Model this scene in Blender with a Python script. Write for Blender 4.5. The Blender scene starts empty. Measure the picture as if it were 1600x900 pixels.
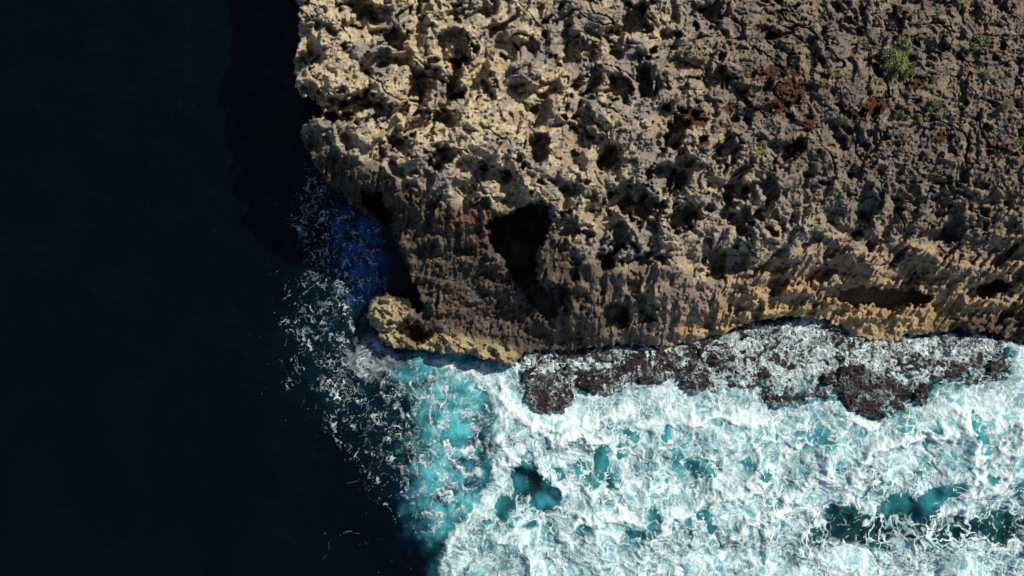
import bpy, bmesh, math, random
import numpy as np
from mathutils import Vector

scene = bpy.context.scene
COL = scene.collection

# ------------------------------------------------------------------ camera, sky, sun, exposure
S = 0.07          # metres per plan unit at sea level
D = 100.0         # camera height above the sea
cam_d = bpy.data.cameras.new("camera")
cam = bpy.data.objects.new("camera", cam_d)
COL.objects.link(cam)
cam.location = (0, 0, D)
cam.rotation_euler = (0, 0, 0)
cam_d.sensor_width = 36
cam_d.lens = 36 * D / (1600 * S)
cam_d.clip_start = 0.5
cam_d.clip_end = 20000
scene.camera = cam

SUN = Vector((0.80, 0.60, 0)).normalized()
ELEV = math.radians(50)
AZ = math.atan2(SUN.x, SUN.y)
world = bpy.data.worlds.new("World")
scene.world = world
world.use_nodes = True
wn = world.node_tree
bg = wn.nodes["Background"]
sky = wn.nodes.new("ShaderNodeTexSky")
sky.sky_type = 'NISHITA'
sky.sun_disc = False
sky.sun_elevation = ELEV
sky.sun_rotation = AZ
wn.links.new(sky.outputs[0], bg.inputs[0])
bg.inputs[1].default_value = 0.085

sun_d = bpy.data.lights.new("sun", 'SUN')
sun_d.energy = 5.0
sun_d.angle = math.radians(0.5)
sun_d.color = (1.0, 0.94, 0.82)
sun = bpy.data.objects.new("sun", sun_d)
COL.objects.link(sun)
to_sun = Vector((SUN.x * math.cos(ELEV), SUN.y * math.cos(ELEV), math.sin(ELEV)))
sun.rotation_euler = to_sun.to_track_quat('Z', 'Y').to_euler()
sun.location = (60, 80, 120)

scene.view_settings.view_transform = 'Standard'
scene.view_settings.look = 'None'
scene.view_settings.exposure = 0.48
scene.view_settings.gamma = 1.0
scene.view_settings.use_curve_mapping = False
scene.render.engine = 'CYCLES'
scene.cycles.max_bounces = 6
scene.cycles.transparent_max_bounces = 8
scene.cycles.use_denoising = True

# ------------------------------------------------------------------ noise
F = np.float32
def _hash(ix, iy, seed):
    h = (ix.astype(np.int64) * 374761393 + iy.astype(np.int64) * 668265263 + seed * 974634777) & 0xffffffff
    h = ((h ^ (h >> 13)) * 1274126177) & 0xffffffff
    h = ((h ^ (h >> 16)) * 2246822519) & 0xffffffff
    return (h ^ (h >> 15)) & 0xffffffff

_ang = np.linspace(0, 2 * np.pi, 256, endpoint=False)
_gx, _gy = np.cos(_ang).astype(F), np.sin(_ang).astype(F)
def perlin(x, y, seed=0):
    x0 = np.floor(x).astype(np.int32); y0 = np.floor(y).astype(np.int32)
    fx = (x - x0).astype(F); fy = (y - y0).astype(F)
    ux = fx * fx * fx * (fx * (fx * 6 - 15) + 10); uy = fy * fy * fy * (fy * (fy * 6 - 15) + 10)
    def g(dx, dy):
        h = _hash(x0 + dx, y0 + dy, seed) & 255
        return _gx[h] * (fx - dx) + _gy[h] * (fy - dy)
    a = g(0, 0); b = g(1, 0); c = g(0, 1); d = g(1, 1)
    return ((a + ux * (b - a)) * (1 - uy) + (c + ux * (d - c)) * uy) * F(1.5)

def fbm(x, y, octs=4, seed=0, gain=0.5, lac=2.03):
    s = 0; a = 1.0; n = 0
    for i in range(octs):
        s = s + a * perlin(x * lac ** i + 17.3 * i, y * lac ** i - 9.1 * i, seed + i * 7)
        n += a; a *= gain
    return s / n * 1.6
def ridged(x, y, octs=4, seed=0, gain=0.5, lac=2.03):
    s = 0; a = 1.0; n = 0
    for i in range(octs):
        s = s + a * (1 - 2 * np.abs(perlin(x * lac ** i + 5.3 * i, y * lac ** i + 3.7 * i, seed + i * 7)))
        n += a; a *= gain
    return s / n
def worley(x, y, seed=0, jit=0.9):
    x0 = np.floor(x).astype(np.int32); y0 = np.floor(y).astype(np.int32)
    f1 = np.full(x.shape, 9.0, F); f2 = f1.copy(); cid = np.zeros(x.shape, np.int64)
    for dy in (-1, 0, 1):
        for dx in (-1, 0, 1):
            h = _hash(x0 + dx, y0 + dy, seed)
            px = x0 + dx + 0.5 + jit * ((h & 1023) / 1023.0 - 0.5)
            py = y0 + dy + 0.5 + jit * (((h >> 10) & 1023) / 1023.0 - 0.5)
            d = np.sqrt((px - x) ** 2 + (py - y) ** 2).astype(F)
            closer = d < f1
            f2 = np.where(closer, f1, np.minimum(f2, d))
            cid = np.where(closer, h >> 20, cid)
            f1 = np.where(closer, d, f1)
    return f1, f2, (cid & 1023) / 1023.0
def sst(a, b, x):
    t = np.clip((x - a) / (b - a), 0, 1)
    return t * t * (3 - 2 * t)
def mix(a, b, t):
    return a + (b - a) * t

# ------------------------------------------------------------------ plan maps (units of S metres)
CU0, CU1, CV0, CV1, CST = -200, 2000, -400, 1100, 3
cu = np.arange(CU0, CU1, CST, dtype=F); cv = np.arange(CV0, CV1, CST, dtype=F)
CUU, CVV = np.meshgrid(cu, cv)
def poly_mask(poly):
    m = np.zeros(CUU.shape, bool)
    n = len(poly)
    for i in range(n):
        x1, y1 = poly[i]; x2, y2 = poly[(i + 1) % n]
        if y1 == y2: continue
        lo, hi = min(y1, y2), max(y1, y2)
        r = np.where((cv >= lo) & (cv < hi))[0]
        if len(r) == 0: continue
        xs = x1 + (cv[r] - y1) * (x2 - x1) / (y2 - y1)
        m[r] ^= (cu[None, :] < xs[:, None])
    return m.astype(F)
def blur(a, r):                       # r in plan units
    s = max(r / CST, 0.3); k = int(3 * s) + 1
    w = np.exp(-0.5 * (np.arange(-k, k + 1) / s) ** 2); w = (w / w.sum()).astype(F)
    def conv(a, axis):
        p = [(0, 0), (0, 0)]; p[axis] = (k, k)
        b = np.pad(a, p, mode='edge'); out = np.zeros_like(a)
        n = a.shape[axis]
        for i, wi in enumerate(w):
            out += wi * (b[i:i + n] if axis == 0 else b[:, i:i + n])
        return out
    return conv(conv(a, 0), 1)
def zone(poly, r=6):
    return blur(poly_mask(poly), r)
def ell(cx, cy, rx, ry, ang=0, soft=0.25):
    a = math.radians(ang); c, s = math.cos(a), math.sin(a)
    dx, dy = CUU - cx, -(CVV - cy)
    q = np.sqrt(((dx * c + dy * s) / rx) ** 2 + ((-dx * s + dy * c) / ry) ** 2)
    return (1 - sst(1 - soft, 1 + soft, q)).astype(F)
def samp(m, u, v):
    x = np.clip((u - CU0) / CST, 0, m.shape[1] - 1.001); y = np.clip((v - CV0) / CST, 0, m.shape[0] - 1.001)
    x0 = x.astype(np.int32); y0 = y.astype(np.int32); fx = (x - x0).astype(F); fy = (y - y0).astype(F)
    return (m[y0, x0] * (1 - fx) + m[y0, x0 + 1] * fx) * (1 - fy) + (m[y0 + 1, x0] * (1 - fx) + m[y0 + 1, x0 + 1] * fx) * fy

# ------------------------------------------------------------------ materials
def new_mat(name):
    m = bpy.data.materials.new(name); m.use_nodes = True
    return m, m.node_tree.nodes, m.node_tree.links, m.node_tree.nodes["Principled BSDF"]
def N(ns, t, **kw):
    n = ns.new(t)
    for k, v in kw.items(): setattr(n, k, v)
    return n
def rock_material(name, attr="Col", rough=0.9, bump=0.6, scale=1.0, spec=0.25, var=0.35, wet=False):
    m, ns, ls, p = new_mat(name)
    at = N(ns, "ShaderNodeAttribute", attribute_name=attr)
    geo = N(ns, "ShaderNodeNewGeometry")
    n1 = N(ns, "ShaderNodeTexNoise"); n1.inputs["Scale"].default_value = 5.0 * scale; n1.inputs["Detail"].default_value = 8; n1.inputs["Roughness"].default_value = 0.7
    ls.new(geo.outputs["Position"], n1.inputs["Vector"])
    mr = N(ns, "ShaderNodeMapRange"); mr.inputs[1].default_value = 0.3; mr.inputs[2].default_value = 0.7
    mr.inputs[3].default_value = 1 - var; mr.inputs[4].default_value = 1 + var
    ls.new(n1.outputs["Fac"], mr.inputs[0])
    vm = N(ns, "ShaderNodeVectorMath", operation='SCALE')
    ls.new(at.outputs["Color"], vm.inputs[0]); ls.new(mr.outputs[0], vm.inputs["Scale"])
    ls.new(vm.outputs[0], p.inputs["Base Color"])
    p.inputs["Roughness"].default_value = rough
    p.inputs["Specular IOR Level"].default_value = spec
    n2 = N(ns, "ShaderNodeTexNoise"); n2.inputs["Scale"].default_value = 3.2 * scale; n2.inputs["Detail"].default_value = 12; n2.inputs["Roughness"].default_value = 0.75
    ls.new(geo.outputs["Position"], n2.inputs["Vector"])
    b = N(ns, "ShaderNodeBump"); b.inputs["Strength"].default_value = bump; b.inputs["Distance"].default_value = 1.0
    ls.new(n2.outputs["Fac"], b.inputs["Height"]); ls.new(b.outputs[0], p.inputs["Normal"])
    return m

# ------------------------------------------------------------------ mesh from a grid
def grid_mesh(name, P, keep=None, attrs=None, mat=None, label=None, kind=None, cat=None, group=None, parent=None, link=True):
    h, w = P.shape[:2]
    idx = np.arange(h * w).reshape(h, w)
    a, b, c, d = idx[:-1, :-1], idx[:-1, 1:], idx[1:, 1:], idx[1:, :-1]
    quads = np.stack([d, c, b, a], -1).reshape(-1, 4)          # +v is -y: keep normals upwards
    if keep is not None:
        kf = (keep[:-1, :-1] & keep[:-1, 1:] & keep[1:, 1:] & keep[1:, :-1]).reshape(-1)
        quads = quads[kf]
    used, inv = np.unique(quads, return_inverse=True)
    quads = inv.reshape(-1, 4)
    co = P.reshape(-1, 3)[used].astype(F)
    me = bpy.data.meshes.new(name)
    me.vertices.add(len(co)); me.vertices.foreach_set("co", co.ravel())
    me.loops.add(quads.size); me.loops.foreach_set("vertex_index", quads.ravel().astype(np.int32))
    me.polygons.add(len(quads))
    me.polygons.foreach_set("loop_start", np.arange(0, quads.size, 4, dtype=np.int32))
    try: me.polygons.foreach_set("loop_total", np.full(len(quads), 4, np.int32))
    except Exception: pass
    me.update(calc_edges=True)
    me.polygons.foreach_set("use_smooth", np.ones(len(quads), bool))
    for k, val in (attrs or {}).items():
        if val.ndim == 3:
            at = me.attributes.new(k, 'FLOAT_COLOR', 'POINT')
            c4 = np.ones((len(co), 4), F); c4[:, :3] = val.reshape(-1, 3)[used]
            at.data.foreach_set("color", c4.ravel())
        else:
            at = me.attributes.new(k, 'FLOAT', 'POINT')
            at.data.foreach_set("value", val.reshape(-1)[used].astype(F))
    if mat: me.materials.append(mat)
    o = bpy.data.objects.new(name, me)
    if link: COL.objects.link(o)
    if parent: o.parent = parent
    tag(o, label, cat, group, kind)
    return o
def tag(o, label=None, cat=None, group=None, kind=None):
    if label: o["label"] = label
    if cat: o["category"] = cat
    if group: o["group"] = group
    if kind: o["kind"] = kind
def axis(lo, hi, step, outer_lo, outer_hi, growth=1.12):
    a = list(np.arange(lo, hi, step)); st = step; x = lo; pre = []
    while x > outer_lo:
        st *= growth; x -= st; pre.append(x)
    st = step; x = a[-1]; post = []
    while x < outer_hi:
        st *= growth; x += st; post.append(x)
    return np.array(pre[::-1] + a + post, dtype=F)

# ================================================================== THE CLIFF
LAND = [(400,-3000),(440,-400),(470,-230),(452,-180),(486,-140),(478,-110),(448,-84),(456,-50),(474,-24),(460,-4),(466,10),(468,60),(461,85),(463,130),(472,152),(494,156),(506,172),(498,182),
        (474,195),(470,215),(484,240),(497,262),(518,292),(545,316),(575,333),(592,344),(606,362),(618,392),(628,425),(634,448),(630,462),(616,458),(604,452),(598,462),
        (586,464),(574,480),(578,505),(590,522),(608,541),(640,546),(665,548),(700,553),(722,552),(760,560),(800,571),
        (820,552),(870,547),(930,543),(985,541),(1040,542),(1080,536),(1120,524),(1150,511),(1200,498),(1240,495),
        (1290,498),(1330,520),(1370,535),(1420,525),(1480,516),(1520,513),(1560,522),(1590,534),(1700,550),(4000,600),(4000,-3000)]
land_m = poly_mask(LAND)

ctrl = []
def cp(v, *uz):
    for u, z in uz: ctrl.append((u, v, z))
cp(-380, (420,17),(900,18),(1400,18),(1990,17))
cp(-100, (455,17),(700,18),(1000,18.3),(1300,18),(1650,17.5),(1990,17))
cp(70, (470,16.5),(600,17.3),(800,17.8),(1050,18),(1350,18),(1600,17.5),(1900,17))
cp(170, (500,15.5),(620,17),(850,17.6),(1100,17.8),(1400,17.5),(1700,17))
cp(240, (490,13),(530,15.2),(640,16.6),(800,17),(1000,17.4),(1250,16.8),(1600,16.2))
cp(290, (530,11.5),(570,13),(620,14.6),(700,15.4),(830,16.6),(950,16.4),(1150,15.9),(1400,14.8),(1600,14.2),(1900,14.5))
cp(335, (575,8.5),(640,12),(700,13),(850,15),(950,14.8),(1150,14),(1400,12.8),(1600,12.4))
cp(380, (640,9),(700,10),(760,10.4),(870,12.8),(960,12.6),(1100,11.8),(1250,11),(1400,10),(1600,9.6),(1900,11))
cp(430, (650,6.5),(720,7),(800,7.6),(880,10),(980,9.8),(1100,8.8),(1230,7.4),(1350,6.4),(1500,6.2),(1600,6.4))
cp(460, (655,5),(750,5.4),(850,6.5),(960,8.5),(1080,8.6),(1180,5.6),(1300,3.9),(1400,3.8),(1500,4),(1600,4.6),(1900,8))
cp(490, (610,2.6),(680,3.8),(780,4),(900,6),(1000,6.3),(1080,5.5),(1150,2.6),(1280,1.6),(1400,2.2),(1500,2.2),(1600,2.4))
cp(520, (640,2.2),(720,2.6),(800,2.6),(900,3.6),(1000,3.4),(1080,1.6),(1370,.8),(1600,.9))
cp(545, (700,.9),(780,1.2),(830,1.2),(900,1.0),(990,.9),(1060,.4),(1200,0),(1400,0))
cp(600, (500,0),(800,0),(1100,0),(1400,0),(1700,0),(1990,0))
cp(900, (0,0),(500,0),(1000,0),(1500,0),(1990,0))
ctrl = np.array(ctrl, float)
def tps(pts, u, v):
    X = pts[:, :2] / 100.0; n = len(X)
    def K(r2): return 0.5 * r2 * np.log(r2 + 1e-9)
    r2 = ((X[:, None] - X[None]) ** 2).sum(-1)
    A = np.zeros((n + 3, n + 3)); A[:n, :n] = K(r2) + 0.02 * np.eye(n)
    A[:n, n] = 1; A[:n, n + 1:] = X; A[n, :n] = 1; A[n + 1:, :n] = X.T
    w = np.linalg.solve(A, np.concatenate([pts[:, 2], [0, 0, 0]]))
    uu = u / 100.0; vv = v / 100.0
    out = w[n] + w[n + 1] * uu + w[n + 2] * vv
    for i in range(n):
        out = out + w[i] * K((uu - X[i, 0]) ** 2 + (vv - X[i, 1]) ** 2)
    return out
sub = (slice(None, None, 4), slice(None, None, 4))
zc = tps(ctrl, CUU[sub], CVV[sub]).astype(F)
yi = np.linspace(0, zc.shape[0] - 1, zc.shape[0])
# upsample the coarse solution
def upsample(a, shape):
    x = np.clip(np.arange(shape[1]) / 4.0, 0, a.shape[1] - 1.001); y = np.clip(np.arange(shape[0]) / 4.0, 0, a.shape[0] - 1.001)
    X, Y = np.meshgrid(x, y); x0 = X.astype(int); y0 = Y.astype(int); fx = X - x0; fy = Y - y0
    return ((a[y0, x0] * (1 - fx) + a[y0, x0 + 1] * fx) * (1 - fy) + (a[y0 + 1, x0] * (1 - fx) + a[y0 + 1, x0 + 1] * fx) * fy).astype(F)
zmap = blur(upsample(zc, CUU.shape), 6)
zmap = np.clip(zmap, 0.1, 18.6)

# carved hollows: (polygon, target height, blur)
gap = [(572,304),(580,304),(592,300),(606,330),(622,372),(634,410),(650,452),(660,480),(648,486),(640,468),(622,462),(600,455),(570,480),(570,340),(600,352),(590,335),(570,318),(563,296)]
CARVE = [
    (gap, 0.3, 2.5, 1.0),
    ([(590,345),(612,352),(628,395),(640,440),(645,468),(630,466),(612,452),(590,462),(560,450)], 0.2, 2.5, 1.0),
    ([(818,322),(850,318),(864,345),(848,372),(838,400),(835,425),(870,478),(874,500),(856,500),(822,468),(800,430),(786,402),(768,392),(764,350),(790,335)], 3.2, 3.5, 1.0),
    ([(764,350),(836,330),(838,420),(790,410),(770,395)], 4.0, 5, 0.8),
    ([(858,455),(882,440),(886,470),(872,488),(862,478)], 4.0, 3, 0.8),
    ([(940,490),(962,470),(985,478),(978,505),(958,522),(945,512)], 2.2, 3.5, 0.8),
    ([(614,512),(628,502),(640,508),(656,504),(678,520),(672,538),(656,532),(646,538),(630,528)], 0.15, 2.5, 1.0),
    ([(1310,457),(1345,450),(1372,448),(1400,452),(1440,455),(1462,462),(1450,472),(1415,476),(1390,484),(1360,476),(1330,480),(1312,470)], 0.3, 3, 1.0),
    ([(1536,446),(1556,438),(1572,442),(1580,450),(1560,460),(1540,466),(1524,458)], 1.0, 3, 1.0),
    ([(500,170),(520,172),(550,176),(552,190),(530,196),(512,190)], 12.5, 3, 0.9),
    ([(640,120),(662,100),(672,112),(672,150),(655,180),(632,200),(620,190),(634,160)], 14.0, 4, 0.7),
    ([(708,95),(722,95),(722,150),(700,160),(694,140)], 14.0, 2.5, 0.8),
    ([(676,172),(700,178),(722,178),(716,192),(690,196),(672,188)], 14.5, 3, 0.8),
    ([(606,212),(640,215),(650,235),(625,245),(606,236)], 14.0, 4, 0.7),
    ([(835,205),(862,215),(856,245),(838,262),(826,240)], 14.0, 4, 0.8),
    ([(930,245),(955,225),(975,232),(960,262),(935,268)], 14.5, 4, 0.8),
    ([(945,300),(985,285),(1015,290),(1010,315),(975,328),(950,322)], 13.4, 5, 0.85),
    ([(750,255),(790,262),(800,285),(770,290),(750,278)], 14.0, 5, 0.7),
    ([(870,285),(905,290),(915,305),(880,306)], 14.2, 5, 0.7),
    ([(1045,270),(1070,262),(1080,285),(1060,300),(1042,292)], 14.2, 4, 0.7),
    ([(910,300),(935,296),(940,315),(915,318)], 14.4, 4, 0.7),
    ([(1285,330),(1302,326),(1304,360),(1290,375),(1284,355)], 13.5, 3, 0.7),
    ([(1150,300),(1180,290),(1190,305),(1165,318)], 14.8, 4, 0.7),
    ([(1405,300),(1440,310),(1480,300),(1490,330),(1440,345),(1410,335)], 13.5, 6, 0.6),
]
RAISE = [
    ([(575,480),(590,466),(606,462),(612,446),(628,450),(640,470),(655,500),(690,515),(740,530),(800,548),(812,562),(796,570),(740,560),(700,552),(640,548),(606,540),(590,520),(578,504)], 3.0, 5, 1.0),
    ([(584,484),(600,470),(610,448),(626,450),(636,472),(650,498),(640,506),(618,506),(600,516),(588,508)], 4.6, 4, 1.0),
    ([(690,520),(740,528),(770,545),(750,552),(700,542)], 3.6, 5, 1.0),
    ([(840,400),(862,375),(890,380),(890,430),(880,480),(860,450),(840,425)], 11.5, 6, 0.9),
]
for poly, z, r, w in RAISE:
    k = zone(poly, r) * w; zmap = mix(zmap, np.maximum(zmap, z), k)
for poly, z, r, w in CARVE:
    if z >= 12.5: z, w, r = z - 0.7, min(.95, w + .1), r + 2
    k = zone(poly, r) * w; zmap = mix(zmap, np.minimum(zmap, z), sst(0.25, 0.75, k) * w)

# masks of surface kinds
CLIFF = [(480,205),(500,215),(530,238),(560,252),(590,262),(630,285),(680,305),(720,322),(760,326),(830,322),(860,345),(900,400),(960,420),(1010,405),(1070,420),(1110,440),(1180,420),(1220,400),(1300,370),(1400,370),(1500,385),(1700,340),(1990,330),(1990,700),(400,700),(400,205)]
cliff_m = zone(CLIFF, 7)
outcrop_m = zone([(570,470),(600,462),(608,444),(630,446),(645,475),(640,500),(680,518),(740,530),(790,540),(812,555),(800,575),(740,565),(660,556),(600,545),(570,505)], 4)
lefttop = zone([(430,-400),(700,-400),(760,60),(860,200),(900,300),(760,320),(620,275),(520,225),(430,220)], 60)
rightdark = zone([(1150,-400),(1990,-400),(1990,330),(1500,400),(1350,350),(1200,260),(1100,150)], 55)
orange_m = zone([(1000,535),(1080,500),(1150,470),(1200,430),(1300,425),(1420,425),(1500,440),(1600,455),(1600,470),(1500,455),(1400,450),(1300,452),(1210,480),(1120,510),(1060,540)], 9)
tanshore = zone([(1060,520),(1150,490),(1230,470),(1310,470),(1380,490),(1450,470),(1600,470),(1600,500),(1480,512),(1400,530),(1340,520),(1290,500),(1200,500),(1100,528)], 6)
wetshore = zone([(1440,505),(1530,490),(1700,480),(1700,560),(1560,530),(1480,520)], 6)
redalc = zone([(738,330),(768,322),(775,345),(768,390),(745,378),(700,360),(690,345)], 7)
soil = np.zeros_like(CUU)
for e in [(1235,145,26,22,20),(1215,112,34,9,10),(1060,230,8,6,0),(1145,168,14,8,0),(1372,165,20,14,0),(1245,225,16,12,0),(1090,185,20,14,0),(1265,190,10,14,0),
          (1430,130,14,8,0),(1555,230,14,10,0),(1130,195,10,8,0),(1100,222,10,8,0),(1475,215,14,8,0),(1210,165,22,10,0),(1340,185,14,8,0)]:
    soil = np.maximum(soil, ell(*e[:4], e[4], 0.45))

Ug = axis(438, 1625, 1.25, -50, 2700, 1.1); Ug = Ug[Ug > 380]
Vg = axis(-25, 600, 1.25, -1300, 601, 1.1); Vg = Vg[Vg < 604]
U, V = np.meshgrid(Ug, Vg)
wob_u = 6 * fbm(U / 26, V / 26, 3, 11) + 3.5 * fbm(U / 8, V / 8, 2, 12)
wob_v = 6 * fbm(U / 26, V / 26, 3, 21) + 3.5 * fbm(U / 8, V / 8, 2, 22)
Uw, Vw = U + wob_u, V + wob_v
z = samp(zmap, Uw, Vw)
inside = samp(blur(land_m, 2.0), U + wob_u * 0.7, V + wob_v * 0.7)
cliff = samp(cliff_m, Uw, Vw); outc = samp(outcrop_m, U, V)
flat = 1 - cliff
left = samp(lefttop, U, V); dark = samp(rightdark, U, V)
lowz = sst(0.3, 3.0, z)

# karst plateau: mounds, hollows and sharp crests, coarser to the left
wu = U + 12 * fbm(U / 80, V / 80, 2, 31) + 2.5 * fbm(U / 18, V / 18, 2, 33); wv = V + 12 * fbm(U / 80, V / 80, 2, 32) + 2.5 * fbm(U / 18, V / 18, 2, 34)
ru = (wu * 0.80 + wv * 0.60); rv = (-wu * 0.60 + wv * 0.80)      # crests lean up to the right
t1 = fbm(rv / 66, ru / 46, 3, 35, .40); t2 = fbm(rv / 26, ru / 19, 3, 36, .45)
big = mix(1.2, 1.9, left) * sst(-.50, -.10, t1) + .8 * t1
mid = 0.42 * sst(-.46, -.10, t2) + .25 * t2
f1, f2, cid = worley(ru / 52, rv / 60, 41)
pit = -(0.8 + 2.2 * cid) * sst(0.46, 0.24, f1 + .16 * t2 + .10 * fbm(U / 9, V / 9, 2, 44)) * sst(0.45, 0.75, cid)
g1, g2, gid = worley(wu / 22 + 0.3, wv / 20, 42)
pit2 = -(0.3 + 1.3 * gid) * sst(0.14 + .30 * gid, 0.05 + .2 * gid, g1 + .12 * fbm(U / 8, V / 8, 2, 59)) * sst(0.55, 0.8, gid)
h1, h2, hid = worley(U / 9 + fbm(U / 9, V / 9, 2, 3), V / 9, 43)
pit3 = -(0.55 * hid) * sst(0.36, 0.18, h1) * sst(0.5, 0.8, hid)
rough = sst(-.35, .35, fbm(U / 45, V / 38, 3, 37))
crag = .07 * fbm(U / 2.6, V / 2.6, 2, 57, .8) + (0.06 + 0.14 * rough) * ridged(U / 10, V / 9, 4, 53, 0.62) + (.05 + .10 * rough) * fbm(U / 4.5, V / 4.5, 3, 54, 0.65) + .20 * ridged(wu / 20, wv / 18, 2, 55)
crk = -.9 * sst(.035, .0, np.abs(perlin(rv / 46 + .5, ru / 150, 45))) * sst(-.1, .3, perlin(U / 90, V / 90, 46))
karst = crk + (big + pit) * mix(1.0, .30, dark) + mid * mix(1, .7, dark) + pit2 * mix(.95, .6, dark) * sst(-.3, .1, fbm(U / 60, V / 60, 2, 58)) + pit3 * .8 + crag * mix(1, 1.1, dark) - 1.2 * mix(1, .4, dark) + dark * .22 * ridged(wu / 16, wv / 13, 2, 56)

# cliff face: flutes running down the slope
lean = np.interp(U, [470, 620, 760, 900, 1100, 1300, 1700], [0.35, 0.15, -0.05, 0.05, 0.25, 0.75, 0.9]).astype(F)
au = U + lean * (V - 420) + 7 * fbm(U / 40, V / 60, 3, 61); av = V + 8 * fbm(U / 40, V / 40, 2, 62)
flute = .55 * sst(.08, -.08, perlin(U / 150, (V + .12 * U + 6 * fbm(U / 30, V / 30, 2, 79)) / 22, 80)) * sst(1000, 1200, U) + 0.80 * ridged(au / 36, av / 170, 2, 63, 0.5) + 0.50 * ridged(au / 13, av / 70, 2, 64, 0.5) + .12 * ridged(au / 5, av / 22, 2, 78, .5) + 0.30 * ridged(U / 16, (V + .35 * U) / 9, 3, 69, .55) * sst(-.3, .3, fbm(U / 60, V / 50, 2, 70))
c1, c2, c3 = worley(au / 30, av / 46, 66)
scoop = -(1.7 * c3) * sst(0.5, 0.2, c1 + .22 * fbm(U / 12, V / 12, 3, 77)) * sst(0.45, 0.7, c3)
benchm = sst(900, 820, U) * sst(385, 410, V) 
bu = (au * .85 + av * .5); bv = (-au * .5 + av * .85)
ripple = 0.80 * ridged(bu / 14, bv / 30, 3, 73, .55) + .28 * ridged(bu / 5, bv / 9, 2, 74)
led = .5 * ridged(U / 70, (V + .25 * (U - 700)) / 20, 2, 75)
face = mix(flute + scoop, ripple + led * .6, benchm) + 0.10 * fbm(U / 5, V / 5, 3, 67, 0.65) + 0.9 * fbm(U / 60, V / 34, 2, 68)

# low outcrop: solution-worn bumps
oc = 1.9 * ridged(U / 30, V / 22, 4, 76, 0.55) - 1.0 + 0.40 * ridged(U / 10, V / 10, 4, 71, 0.6) + 0.16 * fbm(U / 4, V / 4, 3, 72)

disp = karst * flat + face * cliff * (0.35 + 0.65 * lowz)
disp = mix(disp, oc, np.clip(outc, 0, 1))
ringd = lambda a: a
z = z + disp * sst(0.0, 1.2, z)
z = np.where(samp(zmap, Uw, Vw) > -.2, np.maximum(z, 0.12 + 0.1 * disp), -1.0)
edge = sst(0.5, 0.42, inside)
z = z * (1 - edge) + (-3.0) * edge
keep = inside > 0.12

k = (D - np.clip(z, -3, 20)) / D
# small sideways push makes crests lean over
X = (U - 800) * S * k; Y = (450 - V) * S * k
lat = sst(2, 8, z)
X = X + 0.10 * fbm(U / 10, V / 10, 3, 81) * lat; Y = Y + 0.10 * fbm(U / 10, V / 10, 3, 82) * lat
P = np.stack([X, Y, z], -1)

# colours of the rock itself, plus shade painted into the gap and outcrop hole
def C(r, g, b): return np.array([r, g, b], F)
def lay(col, c, m): return col + (c - col) * np.clip(m, 0, 1)[..., None]
nA = fbm(U / 70, V / 60, 4, 91); nB = fbm(U / 24, V / 22, 4, 92); nC = fbm(U / 7, V / 7, 3, 93); nD = fbm(U / 110, V / 90, 3, 94)
col = np.zeros(U.shape + (3,), F) + C(.42, .34, .24)
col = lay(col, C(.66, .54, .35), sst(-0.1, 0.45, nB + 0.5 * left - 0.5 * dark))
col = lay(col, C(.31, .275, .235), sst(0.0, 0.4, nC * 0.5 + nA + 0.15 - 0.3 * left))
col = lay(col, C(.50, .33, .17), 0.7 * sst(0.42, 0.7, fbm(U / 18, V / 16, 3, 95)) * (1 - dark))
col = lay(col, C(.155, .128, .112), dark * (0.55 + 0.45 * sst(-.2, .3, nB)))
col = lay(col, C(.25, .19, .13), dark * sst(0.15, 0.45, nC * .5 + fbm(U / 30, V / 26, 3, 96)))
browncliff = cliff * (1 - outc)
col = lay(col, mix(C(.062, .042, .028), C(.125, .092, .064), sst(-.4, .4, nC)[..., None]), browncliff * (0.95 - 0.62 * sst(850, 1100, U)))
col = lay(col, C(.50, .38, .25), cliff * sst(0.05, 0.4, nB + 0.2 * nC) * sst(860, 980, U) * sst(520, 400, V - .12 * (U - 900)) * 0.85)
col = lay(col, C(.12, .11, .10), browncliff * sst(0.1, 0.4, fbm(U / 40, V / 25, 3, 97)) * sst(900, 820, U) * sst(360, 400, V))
rr = sst(1000, 1250, U) * cliff
col = lay(col, C(.50, .36, .24), rr * sst(-.35, .25, fbm(au / 12, av / 34, 4, 152, .6)) * .8)
col = lay(col, C(.52, .30, .19), rr * sst(.05, .4, fbm(au / 8, av / 30, 3, 153, .6)) * .6 * sst(360, 420, V))
col = lay(col, C(.62, .38, .19), samp(orange_m, Uw, Vw) * sst(-0.3, 0.2, nB) * .9)
col = lay(col, C(.60, .42, .20), samp(tanshore, Uw, Vw) * .95)
col = lay(col, C(.30, .20, .09), samp(tanshore, Uw, Vw) * sst(0.0, .3, nB) * .8)
col = lay(col, C(.05, .03, .022), samp(wetshore, Uw, Vw) * .9)
col = lay(col, C(.20, .095, .05), samp(redalc, Uw, Vw) * .9)
col = lay(col, mix(C(.52, .43, .26), C(.34, .25, .14), sst(-.2, .5, nB)[..., None]), outc)
stk = fbm(au / 9, av / 70, 4, 151, .6)
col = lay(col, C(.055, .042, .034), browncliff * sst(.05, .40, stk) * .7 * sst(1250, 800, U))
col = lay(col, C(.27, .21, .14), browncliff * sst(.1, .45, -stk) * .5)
gap_shade = samp(zone([(568,296),(580,296),(600,330),(625,390),(650,455),(668,486),(640,482),(600,455),(590,345),(566,320)], 4), U, V)
col = lay(col, C(.02, .017, .015), sst(.3, .7, gap_shade))  # shade deep in the gap painted on as near-black
col = lay(col, C(.035, .028, .022), sst(.3, .7, samp(zone([(626,510),(642,506),(662,512),(676,524),(670,536),(646,535),(636,526)], 3), U + 2.2 * wob_u, V + 2.2 * wob_v)))  # shade inside the outcrop hole painted into the rock colour
soilv = samp(soil, U + 1.5 * wob_u, V + 1.5 * wob_v)
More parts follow.
